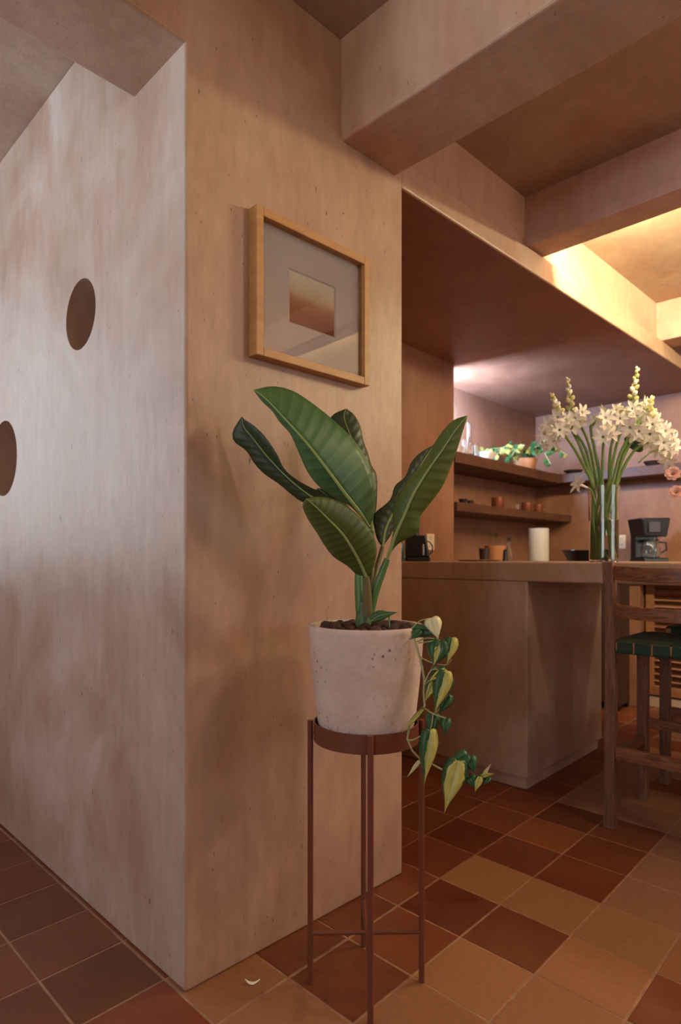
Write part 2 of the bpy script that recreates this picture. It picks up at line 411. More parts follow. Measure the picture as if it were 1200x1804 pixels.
for i in range(-16,16):
    for j in range(-16,11):
        cx = .891+T*i; cy = -.226+T*j
        if cx > 3.8 or (cx > .85 and cy > .85): continue
        if 0 < cx-.1 and cx+.1 < XR and cy-.1 > 0: continue
        if 1.62 < cx-.1 and cx+.1 < 2.38 and .02 < cy-.1: continue
        q = [proj((cx+a*.1, cy+b*.1, 0)) for a in (-1,1) for b in (-1,1)]
        q = [e for e in q if e] or [(-999,0,99)]
        out = max(e[0] for e in q) < -20 or min(e[0] for e in q) > 1220 or min(e[1] for e in q) > 1830
        cells.append((out, min(e[2] for e in q), i, j, cx, cy))
cells.sort()
rest = [MB(), MB(), MB()]
rnd = random.Random(3)
for n,(out,z,i,j,cx,cy) in enumerate(cells):
    hz = -.012 + rnd.uniform(-.0006,.0006)
    c = tone.get((i,j))
    if c is None:
        c = rnd.choice([D,MD,MD,D,MD]) if i < -3 or j > 0 else rnd.choice([DU,DU,LR,MD])
    c = [min(1,v*rnd.uniform(.92,1.08)) for v in c[:3]]+[1]
    if n < 295:
        o = link('tile', tm, fl, False); o.location = (cx, cy, hz); o.color = c
        o.rotation_euler.z = rnd.choice((0,PI/2,PI,-PI/2))
    else:
        h = T/2-G; rnd.choice(rest).box((cx-h,cy-h,-.012), (cx+h,cy+h,0))
for r_,c in zip(rest, (D, LR, MD)):             # the floor beyond the picture
    if r_.V: o = r_.done('tile_field', M['tile'], fl); o.color = c; o['kind'] = 'stuff'

# ------------------------------------------------------------------ counter and kitchen furniture
ct = empty('breakfast_counter', (1.6,0,0), 'long pinkish concrete counter with thick slab top and solid end leg', 'counter')
MB().box((1.602,.004,.05), (2.40,.797,.862)).done('leg', M['plaster_counter'], ct, bevel=.006)
MB().box((1.618,.016,0), (2.38,.797,.05)).done('plinth', M['plaster_counter'], ct, bevel=.003)
MB().box((1.6,-2.1,.862), (2.41,.797,.942)).done('slab', M['plaster_counter'], ct, bevel=.006)
MB().box((1.7,-2.05,0), (2.28,-1.9,.862)).done('leg', M['plaster_counter'], ct, bevel=.006)
kc = empty('kitchen_counter', (3.5,.5,0), 'plaster kitchen worktop running under the wooden shelves', 'counter')
MB().prism([(2.412,.5),(3.3,.5),(3.3,-1.2),(3.847,-1.2),(3.847,1.066),(2.412,1.066)], .875, .932).done('worktop', M['plaster_counter'], kc, bevel=.004)
MB().box((3.42,.15,0), (3.847,.29,.875)).done('pier', M['plaster_kitchen_dimmed'], kc, bevel=.004)
MB().box((2.412,.56,0), (3.42,1.066,.875)).done('base', M['plaster_kitchen_dimmed'], kc, bevel=.004)
MB().box((3.42,-1.2,0), (3.847,-1.06,.875)).done('pier', M['plaster_kitchen_dimmed'], kc, bevel=.004)
MB().box((3.5,-1.06,0), (3.847,.15,.07)).done('plinth', M['plaster_counter'], kc, bevel=.003)
for n,(y0,y1) in enumerate(((-.43,.14),(-1.05,-.44))):
    c = empty('louvered_cabinet', (3.5,(y0+y1)/2,.07), ('louvered wooden cabinet next to the kitchen pier','louvered wooden cabinet farthest from the kitchen pier')[n], 'cabinet', 'louvered cabinets under the worktop')
    MB().box((3.52,y0,.072), (3.84,y1,.872)).done('body', M['cabinet_wood'], c)
    d = MB().box((3.485,y0+.005,.08), (3.515,y0+.055,.868)).box((3.485,y1-.055,.08), (3.515,y1-.005,.868)).box((3.485,y0+.055,.80), (3.515,y1-.055,.868)).box((3.485,y0+.055,.08), (3.515,y1-.055,.14)).done('door', M['cabinet_wood'], c, bevel=.003)
    for k in range(15):
        z = .165+k*.043
        Mx = Matrix.Translation((3.5,0,z)) @ Matrix.Rotation(.6,4,'Y')
        MB().box((-.016,y0+.055,-.004), (.016,y1-.055,.004), Mx).done('slat', M['cabinet_wood'], d)
rk = empty('slim_rack', (3.3,.3,0), 'slim dark wooden rack standing on small feet behind the counter leg', 'rack')
MB().box((3.22,.205,.03), (3.4,.225,.84)).box((3.22,.385,.03), (3.4,.405,.84)).box((3.22,.225,.82), (3.4,.385,.84)).box((3.385,.225,.03), (3.4,.385,.82)).done('body', M['dark_wood'], rk, bevel=.002)
MB().box((3.205,.205,.05), (3.22,.405,.84)).done('door', M['dark_wood'], rk, bevel=.002)
for x in (3.225,3.37):
    for y in (.208,.372): MB().box((x,y,0), (x+.03,y+.03,.03)).done('foot', M['black'], rk)
# shelves
MB_ = MB().prism([(2.279,.79),(3.65,.79),(3.65,-1.4),(3.849,-1.4),(3.849,1.069),(2.279,1.069)], 1.515, 1.58)
setp(MB_.done('corner_shelf', M['shelf_wood'], bevel=.003), 'upper dark wooden corner shelf carrying glasses and a trailing plant', 'shelf')
setp(MB().box((2.279,.78,1.232), (3.849,1.069,1.284)).done('wall_shelf', M['shelf_wood'], bevel=.003), 'lower dark wooden shelf carrying copper mugs', 'shelf')
# lamp tucked behind the pier that washes the niche above the upper shelf
lp = empty('niche_lamp', (2.285,.94,1.86), 'slim wall lamp hidden behind the plaster pier above the shelf', 'lamp')
MB().box((2.278,.84,1.76), (2.292,1.04,2.0)).done('housing', M['lampshade'], lp, bevel=.003)
area('niche_glow', (2.31,.93,1.84), (3.3,.98,1.9), .2, .3, 46, (.40,.62,1))
# concealed strip on the far side of the slim beam, lighting the bay beyond
ls = empty('cove_light', (1.66,-.9,2.25), 'concealed strip light on the far side of the slim beam', 'lamp')
MB().box((1.606,-2.6,2.235), (1.63,-.12,2.255)).done('rail', M['lampshade'], ls)
area('cove_glow', (1.66,-1.3,2.245), (2.6,-1.3,2.37), 2.3, .03, 105, (1,.95,.58))
ls2 = empty('bay_lamp', (2.93,-1.0,2.3), 'strip light on the side of the farthest beam', 'lamp')
MB().box((2.935,-2.2,2.285), (2.956,-.75,2.31)).done('rail', M['lampshade'], ls2)
area('bay_glow', (2.925,-1.45,2.30), (2.3,-1.3,2.36), 1.4, .03, 75, (1,.95,.58))
# ceiling lamps above the viewer
def globe_lamp(loc, drop, power, color, r, label):
    e = empty('pendant_globe', loc, label, 'lamp', 'globe lamps above the viewer'); x,y,z = loc
    MB().lathe([(.045,0),(.045,-.015),(.012,-.025),(.0,-.025)], loc, 24).done('canopy', M['lampshade'], e, True)
    MB().tube([(x,y,z-.02),(x,y,z-drop+r)], .004, 8).done('rod', M['stand'], e, True)
    l = bpy.data.lights.new('globe_glow','POINT'); l.shadow_soft_size = r; l.energy = power; l.color = color
    q = bpy.data.objects.new('globe_glow', l); COL.objects.link(q); q.location = (x,y,z-drop)
globe_lamp((-.15,-.9,CEIL), .12, 4.5, (1,.78,.36), .07, 'globe lamp hanging in the bay before the framed picture')
globe_lamp((1.06,-1.95,CEIL), .17, 27, (1,.80,.60), .09, 'globe lamp hanging between the two nearest beams')

# ------------------------------------------------------------------ framed picture
def on_col(x, z, off):                       # a point on the column front, off metres out of it
    return Vector((x + K*off*0, K*x - off, z))
pf = empty('framed_picture', on_col(.375,1.43,0), 'square pale oak box frame with small brown watercolour in wide mat', 'picture')
X0,X1,Z0,Z1,DP,RW = .168,.588,1.437,1.808,.032,.021
# measured corners of the front face, a little out from the wall
def cbox(m, x0,x1,z0,z1,d0,d1):
    V = [on_col(x,z,d) for d in (d0,d1) for (x,z) in ((x0,z0),(x1,z0),(x1,z1),(x0,z1))]
    return m.add(V, [(3,2,1,0),(4,5,6,7),(0,1,5,4),(1,2,6,5),(2,3,7,6),(3,0,4,7)])
X0,X1,Z0,Z1 = .168,.556,1.440,1.795
for a in ((X0,X0+RW,Z0,Z1),(X1-RW,X1,Z0,Z1),(X0+RW,X1-RW,Z1-RW,Z1),(X0+RW,X1-RW,Z0,Z0+RW)):
    cbox(MB(), *a, .001, DP).done('frame_rail', M['frame_oak'], pf, bevel=.0012, seg=1)
cbox(MB(), X0+RW,X1-RW,Z0+RW,Z1-RW, .001,.006).done('backing', M['white'], pf)
ax0,ax1,az0,az1 = .288,.442,1.555,1.686
V = [on_col(x,z,.0065) for x,z in ((ax0-.005,az0-.005),(ax1+.005,az0-.005),(ax1+.005,az1+.005),(ax0-.005,az1+.005))]
o = mesh('print', V, [(0,1,2,3)], M['art'], pf); uvl = o.data.uv_layers.new(name='UVMap')
for k,c in enumerate(((0,0),(1,0),(1,1),(0,1))): uvl.data[k].uv = c
bv = .0035
outer = [(X0+RW,Z0+RW),(X1-RW,Z0+RW),(X1-RW,Z1-RW),(X0+RW,Z1-RW)]
inn = [(ax0,az0),(ax1,az0),(ax1,az1),(ax0,az1)]; inn2 = [(ax0+bv*0+.0,az0),(ax1,az0),(ax1,az1),(ax0,az1)]
V = [on_col(x,z,.0095) for x,z in outer] + [on_col(x+(-bv if k in (0,3) else bv),z+(-bv if k < 2 else bv),.0095) for k,(x,z) in enumerate(inn)] + [on_col(x,z,.0068) for x,z in inn]
F = []
for k in range(4): F += [(k,(k+1)%4,(k+1)%4+4,k+4),(k+4,(k+1)%4+4,(k+1)%4+8,k+8)]
mesh('mat_board', V, F, M['matboard'], pf)
cbox(MB(), X0+RW,X1-RW,Z0+RW,Z1-RW, .0175,.019).done('glass_pane', M['pane'], pf)

# ------------------------------------------------------------------ plant stand and pot
PC = Vector((.304,-.262,0))
st = empty('plant_stand', PC, 'rust brown metal plant stand with ring and four thin rod legs', 'plant stand')
RB = .1185; ZB0,ZB1 = .551,.592
m = MB().lathe([(RB-.003,ZB0),(RB,ZB0),(RB,ZB1),(RB-.003,ZB1),(RB-.003,ZB0)], PC, 64, False); m.done('ring', M['stand'], st, True)
MB().lathe([(RB-.03,ZB0+.004),(RB-.003,ZB0+.004),(RB-.003,ZB0+.008),(RB-.03,ZB0+.008),(RB-.03,ZB0+.004)], PC, 64, False).done('inner_flange', M['stand'], st, True)
legs = [Vector(a) for a in ((.21,-.171,0),(.216,-.352,0),(.396,-.358,0),(.392,-.176,0))]
for a in legs:
    d = (a-PC).normalized(); b = PC+d*(RB+.0075)
    MB().tube([b,b+Vector((0,0,.593))], .0066, 12).done('leg', M['stand'], st, True)
    MB().tube([PC+d*(RB-.002)+Vector((0,0,.565)), b+Vector((0,0,.565))], .004, 8).done('weld_peg', M['stand'], st, True)
for a,b in ((0,2),(1,3)):
    p = PC+(legs[a]-PC).normalized()*(RB+.0075); q = PC+(legs[b]-PC).normalized()*(RB+.0075)
    dz = Vector((0,0,.113))
    MB().tube([p+dz,q+dz], .0052, 10).done('crossbar', M['stand'], st, True)
pt = MB(); zb = .56; zr = .809
pt.lathe([(.0,zb),(.093,zb),(.101,zb+.004),(.106,zb+.015),(.1125,zb+.05),(.1205,zb+.12),(.1265,zb+.19),(.130,zr-.012),(.1305,zr-.004),(.128,zr),(.119,zr),(.1165,zr-.006),(.1145,zr-.03),(.10,zr-.06),(0,zr-.06)], PC, 72)
pot = setp(pt.done('plant_pot', M['pot'], None, True), 'rough pale pinkish stone pot on the rust metal stand', 'pot')
MB().lathe([(0,zr-.059),(.1,zr-.058),(.113,zr-.024),(.1,zr-.016),(.05,zr-.012),(0,zr-.012)], PC, 40).done('soil', M['soil'], pot, True)
rr = random.Random(11)
def rock_mesh(sd):
    r = random.Random(sd); bm = bmesh.new(); bmesh.ops.create_icosphere(bm, subdivisions=2, radius=1)
    for v in bm.verts:
        v.co *= 1+r.uniform(-.2,.2); v.co.z *= .75
    me = bpy.data.meshes.new('rock'); bm.to_mesh(me); bm.free(); me.materials.append(M['rock']); return me
rms = [rock_mesh(k) for k in range(7)]
placed = []
tries = 0
while len(placed) < 64 and tries < 6000:
    tries += 1
    s = rr.uniform(.0085,.0165); a = rr.uniform(0,2*PI); d = .108*math.sqrt(rr.random())
    if d+s > .113: continue
    p = Vector((PC.x+d*math.cos(a), PC.y+d*math.sin(a), 0))
    if any((p-q).length < (s+t_)*.82 for q,t_ in placed) or d < .026: continue
    placed.append((p,s))
    o = bpy.data.objects.new('lava_rock', rms[len(placed)%7]); COL.objects.link(o)
    o.location = (p.x,p.y,zr-.014+s*.45+(.004 if d < .08 else 0)); o.scale = (s,s,s*rr.uniform(.8,1.15)); o.rotation_euler = (rr.uniform(-.5,.5),rr.uniform(-.5,.5),rr.uniform(0,6))
    setp(o, 'rough brown lava stone lying on the soil of the pot', 'stone', 'lava stones in the plant pot')

# ------------------------------------------------------------------ big leaved plant
def crop(pts, s, ox, oy): return [(ox+x/s, oy+y/s) for x,y in pts]
def blade(name, left, mid, right, zb, zt, zl, zrr, mat, parent, N=34, Mx=7, ribs=24, amp=.0016, bow=.0, fold=.006, thick=.0009):
    """leaf from base to tip: the outlines of its two halves and its midrib; zb/zt distance at base and tip, zl/zr how far the two margins lie behind the midrib"""
    Lp = spline([Vector((*p,0)) for p in left], N); Mp = spline([Vector((*p,0)) for p in mid], N); Rp = spline([Vector((*p,0)) for p in right], N)
    V = []; F = []; UV = []; W_ = 2*Mx+1
    for i in range(N):
        t = i/(N-1); z0 = zb+(zt-zb)*t+bow*math.sin(PI*t)
        for k in range(-Mx,Mx+1):
            s = abs(k)/Mx; e = Lp[i] if k < 0 else Rp[i]; zo = zl if k < 0 else zrr
            env = math.sin(PI*min(1,max(0,t*.96+.02)))**.6
            p = Mp[i].lerp(e, s)
            z = z0 + zo*env*s - fold*math.sin(PI*s)*env + amp*env*math.sin(2*PI*ribs*(t-.16*s))*min(1,3*s)*(1.15-s)
            V.append(px(p.x,p.y,z)); UV.append((.5+.5*k/Mx, t))
    for i in range(N-1):
        for k in range(W_-1): F.append((i*W_+k, i*W_+k+1, (i+1)*W_+k+1, (i+1)*W_+k))
    o = mesh(name, V, F, mat, parent, True)
    uvl = o.data.uv_layers.new(name='UVMap')
    for lp_ in o.data.loops: uvl.data[lp_.index].uv = UV[lp_.vertex_index]
    so = o.modifiers.new('s','SOLIDIFY'); so.thickness = thick; so.offset = 0
    return o, [V[i*W_+Mx] for i in range(N)]
def rib(o, line, r0, r1, mat, off=.0012):
    pts = []
    for p in line: pts.append(p + (CAM-p).normalized()*off)
    n = len(pts); MB().tube(pts, [r0+(r1-r0)*i/(n-1) for i in range(n)], 6).done('midrib', mat, o, True)
c4 = lambda *p: crop(p, 2.5, 380, 660)
dp = empty('dumb_cane', (PC.x,PC.y,zr-.012), 'leafy dumb cane with large upright green leaves in the stone pot', 'plant')
def add_leaf(left, mid, right, zb, zt, zl, zr_, mat, rr_=(.0042,.0008), **kw):
    o, ln = blade('leaf', left, mid, right, zb, zt, zl, zr_, mat, dp, **kw); rib(o, ln, rr_[0], rr_[1], M['midrib']); return o
# big leaf at the front, tip to the upper left
add_leaf(c4((672,668),(600,585),(530,545),(455,492),(402,422),(362,332),(330,262),(278,203),(250,160),(205,118),(167,68)),
         c4((672,668),(625,594),(560,510),(480,402),(400,300),(310,200),(240,125),(195,85),(167,68)),
         c4((672,668),(692,640),(703,560),(696,470),(662,370),(602,280),(512,195),(430,130),(340,72),(250,52),(167,68)),
         1.375,1.25,.035,.06,M['leaf_a'], N=44, ribs=19, amp=.0034, bow=-.03)
# leaf behind at the far left
add_leaf(c4((560,640),(480,590),(385,562),(335,528),(280,482),(215,437),(170,390),(135,335),(80,292),(78,245),(115,185)),
         c4((560,640),(490,575),(415,530),(350,480),(290,425),(220,350),(165,280),(125,230),(115,185)),
         c4((560,640),(540,575),(470,520),(420,498),(350,458),(300,412),(270,350),(215,270),(160,218),(130,200),(115,185)),
         1.41,1.385,.012,-.035,M['leaf_c'], ribs=18, bow=.005)
# upright leaf behind the big one
add_leaf(c4((690,690),(640,560),(580,420),(530,300),(505,210),(520,175),(575,150)),
         c4((690,690),(676,560),(645,430),(610,310),(575,220),(565,180),(575,150)),
         c4((690,690),(705,600),(711,530),(708,440),(686,400),(672,350),(650,290),(636,225),(610,178),(575,150)),
         1.43,1.50,.02,.03,M['leaf_c'], ribs=20)
# low leaf at the front, leaning towards the viewer
add_leaf(c4((662,890),(640,884),(615,875),(580,842),(520,802),(480,752),(450,702),(410,642),(386,592),(384,568),(400,547)),
         c4((662,890),(642,842),(610,780),(560,703),(500,640),(450,590),(418,562),(400,547)),
         c4((662,890),(685,865),(702,830),(709,765),(690,700),(640,633),(580,580),(510,546),(445,537),(400,547)),
         1.34,1.20,.03,.02,M['leaf_b'], ribs=17, amp=.0024, bow=-.015)
# right leaf, tip to the upper right
add_leaf(c4((756,812),(772,740),(784,680),(780,600),(800,540),(860,450),(920,380),(960,310),(1000,250),(1050,200),(1110,180)),
         c4((756,812),(790,712),(830,622),(870,530),(930,430),(1000,330),(1060,240),(1110,180)),
         c4((756,812),(800,748),(878,705),(900,665),(902,622),(950,560),(1000,490),(1030,420),(1062,335),(1082,270),(1110,180)),
         1.36,1.30,.03,.03,M['leaf_b'], ribs=20, bow=-.02)
# right leaf behind it
add_leaf(c4((735,760),(710,722),(696,655),(700,612),(768,552),(790,490),(835,450),(860,390),(900,345),(960,310)),
         c4((735,760),(745,690),(775,620),(820,540),(870,450),(915,380),(960,310)),
         c4((735,760),(775,700),(800,640),(850,560),(900,480),(945,400),(960,310)),
         1.44,1.50,-.01,.02,M['leaf_c'], ribs=18)
# short blade between the front leaves
add_leaf(c4((640,690),(560,640),(490,590),(445,545),(447,500)), c4((640,690),(560,600),(500,540),(447,500)), c4((640,690),(610,610),(545,545),(490,508),(447,500)),
         1.40,1.40,.01,.01,M['leaf_c'], ribs=10, N=20, rr_=(.003,.0006))
def stalk(name, pts, zs, r, mat, par):
    n = 18; P = spline([Vector((p[0],p[1],z)) for p,z in zip(pts,zs)], n)
    W3 = [px(p.x,p.y,p.z) for p in P]
    return MB().tube(W3, [r[0]+(r[1]-r[0])*i/(n-1) for i in range(n)], 10).done(name, mat, par, True)
stalk('cane', c4((650,1110),(650,1070),(652,1000)), (1.375,1.375,1.375), (.0185,.015), M['cane'], dp)
stalk('petiole', c4((640,1040),(634,960),(632,880),(645,760),(672,668)), (1.375,1.375,1.375,1.38,1.375), (.0125,.006), M['petiole'], dp)
stalk('petiole', c4((668,1060),(668,980),(666,930),(662,890)), (1.365,1.352,1.345,1.34), (.0125,.0075), M['petiole_brown'], dp)
stalk('petiole', c4((675,1050),(700,960),(730,880),(756,812)), (1.375,1.37,1.365,1.36), (.012,.0068), M['petiole'], dp)
stalk('petiole', c4((680,1010),(700,900),(718,820),(735,760)), (1.39,1.41,1.43,1.44), (.0085,.005), M['petiole_brown'], dp)
stalk('petiole', c4((668,1020),(684,900),(688,780),(690,690)), (1.395,1.41,1.42,1.43), (.009,.0055), M['petiole_brown'], dp)
stalk('petiole', c4((650,1030),(640,860),(610,740),(560,640)), (1.395,1.40,1.405,1.41), (.009,.005), M['petiole'], dp)
stalk('petiole', c4((652,1030),(658,860),(655,760),(640,690)), (1.385,1.39,1.395,1.40), (.008,.004), M['petiole'], dp)
c5 = lambda *p: crop(p, 5.217, 530, 1060)
sp_ = empty('sprout', px(686,1104,1.33), 'small pale green leaf sprouting beside the cane in the pot', 'plant')
o,ln = blade('leaf', c5((640,175),(642,130),(690,90),(740,80),(800,90),(890,97)), c5((640,185),(700,140),(760,120),(830,110),(890,97)), c5((640,190),(700,182),(760,165),(810,135),(850,115),(890,97)), 1.345,1.33,.01,-.01,M['leaf_a'], sp_, N=16, Mx=4, ribs=6)
rib(o, ln, .0015, .0005, M['midrib'])
stalk('petiole', c5((815,105),(812,170),(818,240)), (1.332,1.328,1.325), (.0017,.002), M['petiole'], sp_)

# ------------------------------------------------------------------ trailing vine
c8 = lambda *p: crop(p, 4.75, 700, 1060)
vn = empty('trailing_vine', px(726,1106,1.31), 'variegated yellow and green vine trailing over the pot rim', 'plant')
def heart(base, tip, w, z, mat, name='leaf', par=None, zt=None, curl=0, fold=.01, tail=.0):
    b = Vector(c8(base)[0]); t_ = Vector(c8(tip)[0]); d = t_-b; Ln = d.length; u = d/Ln; v = Vector((-u.y,u.x)); wpx = w/4.75
    prof = [(0,.0),(-.04,.2),(-.02,.36),(.08,.47),(.2,.52),(.34,.5),(.5,.4),(.65,.26),(.8,.115),(.92,.03),(1,0)]
    lf = [b+u*Ln*a+v*wpx*q+v*curl*Ln*math.sin(PI*max(0,a)) for a,q in prof]; rg = [b+u*Ln*a-v*wpx*q+v*curl*Ln*math.sin(PI*max(0,a)) for a,q in prof]
    md = [b+u*Ln*a+v*curl*Ln*math.sin(PI*a) for a in (0,.1,.25,.4,.55,.7,.85,1)]
    o,ln = blade(name, [tuple(p) for p in lf], [tuple(p) for p in md], [tuple(p) for p in rg], z, zt or z, .012,.006, mat, par or vn, N=18, Mx=4, ribs=3, amp=.0006, fold=fold, thick=.0006)
    return o
GRN,MID,HALF,YEL,PAL = M['v_green'],M['v_mid'],M['v_half'],M['v_yellow'],M['v_pale']
for a in (((285,138),(345,318),115,1.255,PAL),((128,235),(378,268),88,1.265,GRN),((195,235),(108,320),62,1.25,GRN),
          ((362,322),(300,548),165,1.27,MID),((455,302),(412,532),105,1.275,HALF),((405,565),(262,668),80,1.262,YEL),
          ((400,585),(312,935),125,1.25,HALF),((325,640),(232,835),95,1.268,YEL),((425,775),(352,945),100,1.272,GRN),
          ((408,978),(402,1118),78,1.262,GRN),((300,935),(285,1140),100,1.275,GRN),((215,898),(40,1095),36,1.255,YEL),
          ((272,1075),(225,1535),125,1.245,HALF),((300,1140),(272,1318),88,1.262,GRN),((185,1335),(85,1466),30,1.258,PAL),
          ((505,1328),(396,1766),165,1.235,YEL),((592,1282),(378,1450),120,1.25,GRN),((605,1295),(645,1442),95,1.256,GRN),
          ((515,1335),(552,1535),100,1.258,GRN),((602,1462),(655,1560),90,1.252,GRN),((692,1462),(650,1592),66,1.242,YEL),
          ((700,1462),(805,1440),42,1.248,YEL),((715,1458),(786,1355),24,1.25,PAL),((772,1470),(722,1535),46,1.255,GRN),
          ((330,560),(270,610),60,1.28,GRN),((440,640),(425,790),60,1.282,GRN)):
    heart(a[0], a[1], a[2]*1.22, *a[3:], zt=a[3]-.012)
def vstalk(name, pts, z, r0, r1=None, mat='vine'):
    return stalk(name, c8(*pts), [z if not isinstance(z,(list,tuple)) else z[i] for i in range(len(pts))], (r0, r1 or r0), M[mat], vn)
vstalk('vine_stem', [(70,235),(92,188),(118,222),(150,320),(178,420),(205,540),(228,650),(222,760),(225,890),(120,1000),(85,1150),(165,1300),(260,1342),(380,1410),(500,1440),(580,1500),(690,1462)],
       [1.36,1.335,1.30,1.28,1.275,1.272,1.27,1.268,1.265,1.262,1.26,1.258,1.256,1.254,1.252,1.25,1.246], .0027, .0019)
for pts,z in (([(118,228),(190,162),(285,138)],1.262),([(165,335),(250,305),(362,322)],1.272),([(178,345),(260,335),(320,325)],1.268),
              ([(185,462),(300,515),(412,528),(455,480)],1.272),([(228,680),(290,570),(400,585)],1.258),([(222,700),(300,640),(325,640)],1.266),
              ([(225,890),(300,938),(405,975)],1.262),([(300,938),(350,900),(425,775)],1.268),([(85,1155),(140,1155),(272,1075)],1.252),
              ([(272,1085),(290,1020),(300,935)],1.262),([(380,1410),(450,1380),(505,1328)],1.245),([(505,1400),(560,1330),(592,1282)],1.25),([(580,1500),(600,1380),(605,1295)],1.254)):
    vstalk('petiole', pts, z, .0015, .0012)

# fallen petal on the floor
b = px(445,1731,1); tt = CAM.z/(CAM.z-b.z); b = CAM+(b-CAM)*tt
m = MB(); V=[]; F=[]
for i in range(9):
    t_ = i/8; w = .0042*math.sin(PI*min(1,t_*.9+.06))
    c0 = b + RIGHT*(.034*(t_-.5)) + FWD*(-.007*math.sin(PI*t_)) + Vector((0,0,.0025+.02*(t_-.5)**2))
    V += [c0-FWD*w, c0+Vector((0,0,-.0015)), c0+FWD*w+Vector((0,0,.0012))]
for i in range(8):
    for k in range(2): F.append((i*3+k,i*3+k+1,(i+1)*3+k+1,(i+1)*3+k))
o = mesh('fallen_petal', V, F, M['petal'], None, True); o.modifiers.new('s','SOLIDIFY').thickness = .0008
setp(o, 'curled white petal fallen on the tiles by the column corner', 'petal')

# ------------------------------------------------------------------ bar stools
def make_stool(loc, rz, label):
    e = empty('bar_stool', loc, label, 'stool', 'woven seat bar stools', rz)
    w = .40; dpth = .35; h = .019
    def part(m, name, mat, bevel=.003): return m.done(name, M[mat], e, bevel=bevel, world=False)
    for sy in (-1,1):
        y = sy*w/2; m = MB(); V = []
        prof = [(0,.0),(.002,.3),(.010,.55),(.012,.66),(.006,.76),(-.006,.88),(-.012,.945)]
        for x,z in prof: V += [(x-h,y-h*.95,z),(x+h,y-h*.95,z),(x+h,y+h*.95,z),(x-h,y+h*.95,z)]
        n = len(prof); F = [(3,2,1,0),tuple(4*(n-1)+k for k in range(4))]
        for i in range(n-1):
            for k in range(4): F.append((i*4+k,i*4+(k+1)%4,(i+1)*4+(k+1)%4,(i+1)*4+k))
        part(m.add(V,F), 'back_post', 'stool_wood')
        part(MB().box((dpth-h,y-h,0),(dpth+h,y+h,.64)), 'leg', 'stool_wood')
        part(MB().box((h,y-.011,.225),(dpth-h,y+.011,.262)), 'side_stretcher', 'stool_wood_h')
    part(MB().box((-.011,-w/2+h,.25),(.013,w/2-h,.292)), 'stretcher', 'stool_wood_h')
    part(MB().box((dpth-.012,-w/2+h,.29),(dpth+.012,w/2-h,.328)), 'stretcher', 'stool_wood_h')
    for z0,z1,x0 in ((.884,.934,-.006),(.752,.797,.006)):
        m = MB(); V = []; n = 14
        for i in range(n+1):
            y = -w/2+.012+(w-.024)*i/n; q = 1-(2*i/n-1)**2; x = x0-.038*q; zz = -.008*q
            V += [(x-.009,y,z0+zz),(x+.009,y,z0+zz),(x+.009,y,z1+zz),(x-.009,y,z1+zz)]
        F = [(3,2,1,0),tuple(4*n+k for k in range(4))]
        for i in range(n):
            for k in range(4): F.append((i*4+k,i*4+(k+1)%4,(i+1)*4+(k+1)%4,(i+1)*4+k))
        part(m.add(V,F), 'back_rail', 'stool_wood_h', .003)
    # woven seat on a four sided frame
    s = MB().box((h,-w/2+.004,.632),(dpth+.014,-w/2+.03,.662)).box((h,w/2-.03,.632),(dpth+.014,w/2-.004,.662)).box((-.008,-w/2+.02,.632),(.022,w/2-.02,.662)).box((dpth-.016,-w/2+.02,.632),(dpth+.014,w/2-.02,.662))
    seat = part(s, 'seat_frame', 'frame_oak', .004)
    def strap(path, wv, wd):
        m = MB(); V = []; th = .0022; n = len(path)
        for i,p in enumerate(path):
            a = Vector(path[max(i-1,0)]); b_ = Vector(path[min(i+1,n-1)]); tg = (b_-a).normalized(); nn = tg.cross(wv).normalized()
            p = Vector(p)
            V += [p-wv*wd/2, p+wv*wd/2, p+wv*wd/2+nn*th, p-wv*wd/2+nn*th]
        F = [(3,2,1,0),tuple(4*(n-1)+k for k in range(4))]
        for i in range(n-1):
            for k in range(4): F.append((i*4+k,i*4+(k+1)%4,(i+1)*4+(k+1)%4,(i+1)*4+k))
        o = m.add(V,F).done('strap', M['strap'], seat, world=False); return o
    nx, ny = 5, 6
    ys = [-w/2+.024+(w-.048)*(k+.5)/ny for k in range(ny)]; xs = [.004+(dpth-.006)*(k+.5)/nx for k in range(nx)]
    top = .666; wy = (w-.048)/ny-.006; wx = (dpth-.006)/nx-.006
    for j,y in enumerate(ys):
        path = [(.01,y,.624),(-.0105,y,.626),(-.0115,y,.632),(-.0115,y,.662),(-.007,y,top)]
        for i,x in enumerate(xs): path.append((x,y,top+(.0032 if (i+j)%2 else -.0004)))
        path += [(dpth+.013,y,top),(dpth+.0175,y,.662),(dpth+.0175,y,.63),(dpth-.004,y,.624)]
        strap(path, Vector((0,1,0)), wy)
    for i,x in enumerate(xs):
        path = [(x,-w/2+.02,.624),(x,-w/2+.001,.626),(x,-w/2,.66),(x,-w/2+.006,top)]
        for j,y in enumerate(ys): path.append((x,y,top+(-.0004 if (i+j)%2 else .0032)))
        path += [(x,w/2-.006,top),(x,w/2,.66),(x,w/2-.001,.626),(x,w/2-.02,.624)]
        strap([(a,b_,c) for a,b_,c in path], Vector((-1,0,0)), wx)
    return e
make_stool((1.5,-.565,0), 0, 'wooden bar stool with green woven seat on the near side of the counter')
make_stool((2.45,-.575,0), PI, 'wooden bar stool tucked under the far side of the counter')

# ------------------------------------------------------------------ things on the counters and shelves
def at(x, zpl, Z): 
    p = px(x, HORIZON, Z); return Vector((p.x,p.y,zpl))
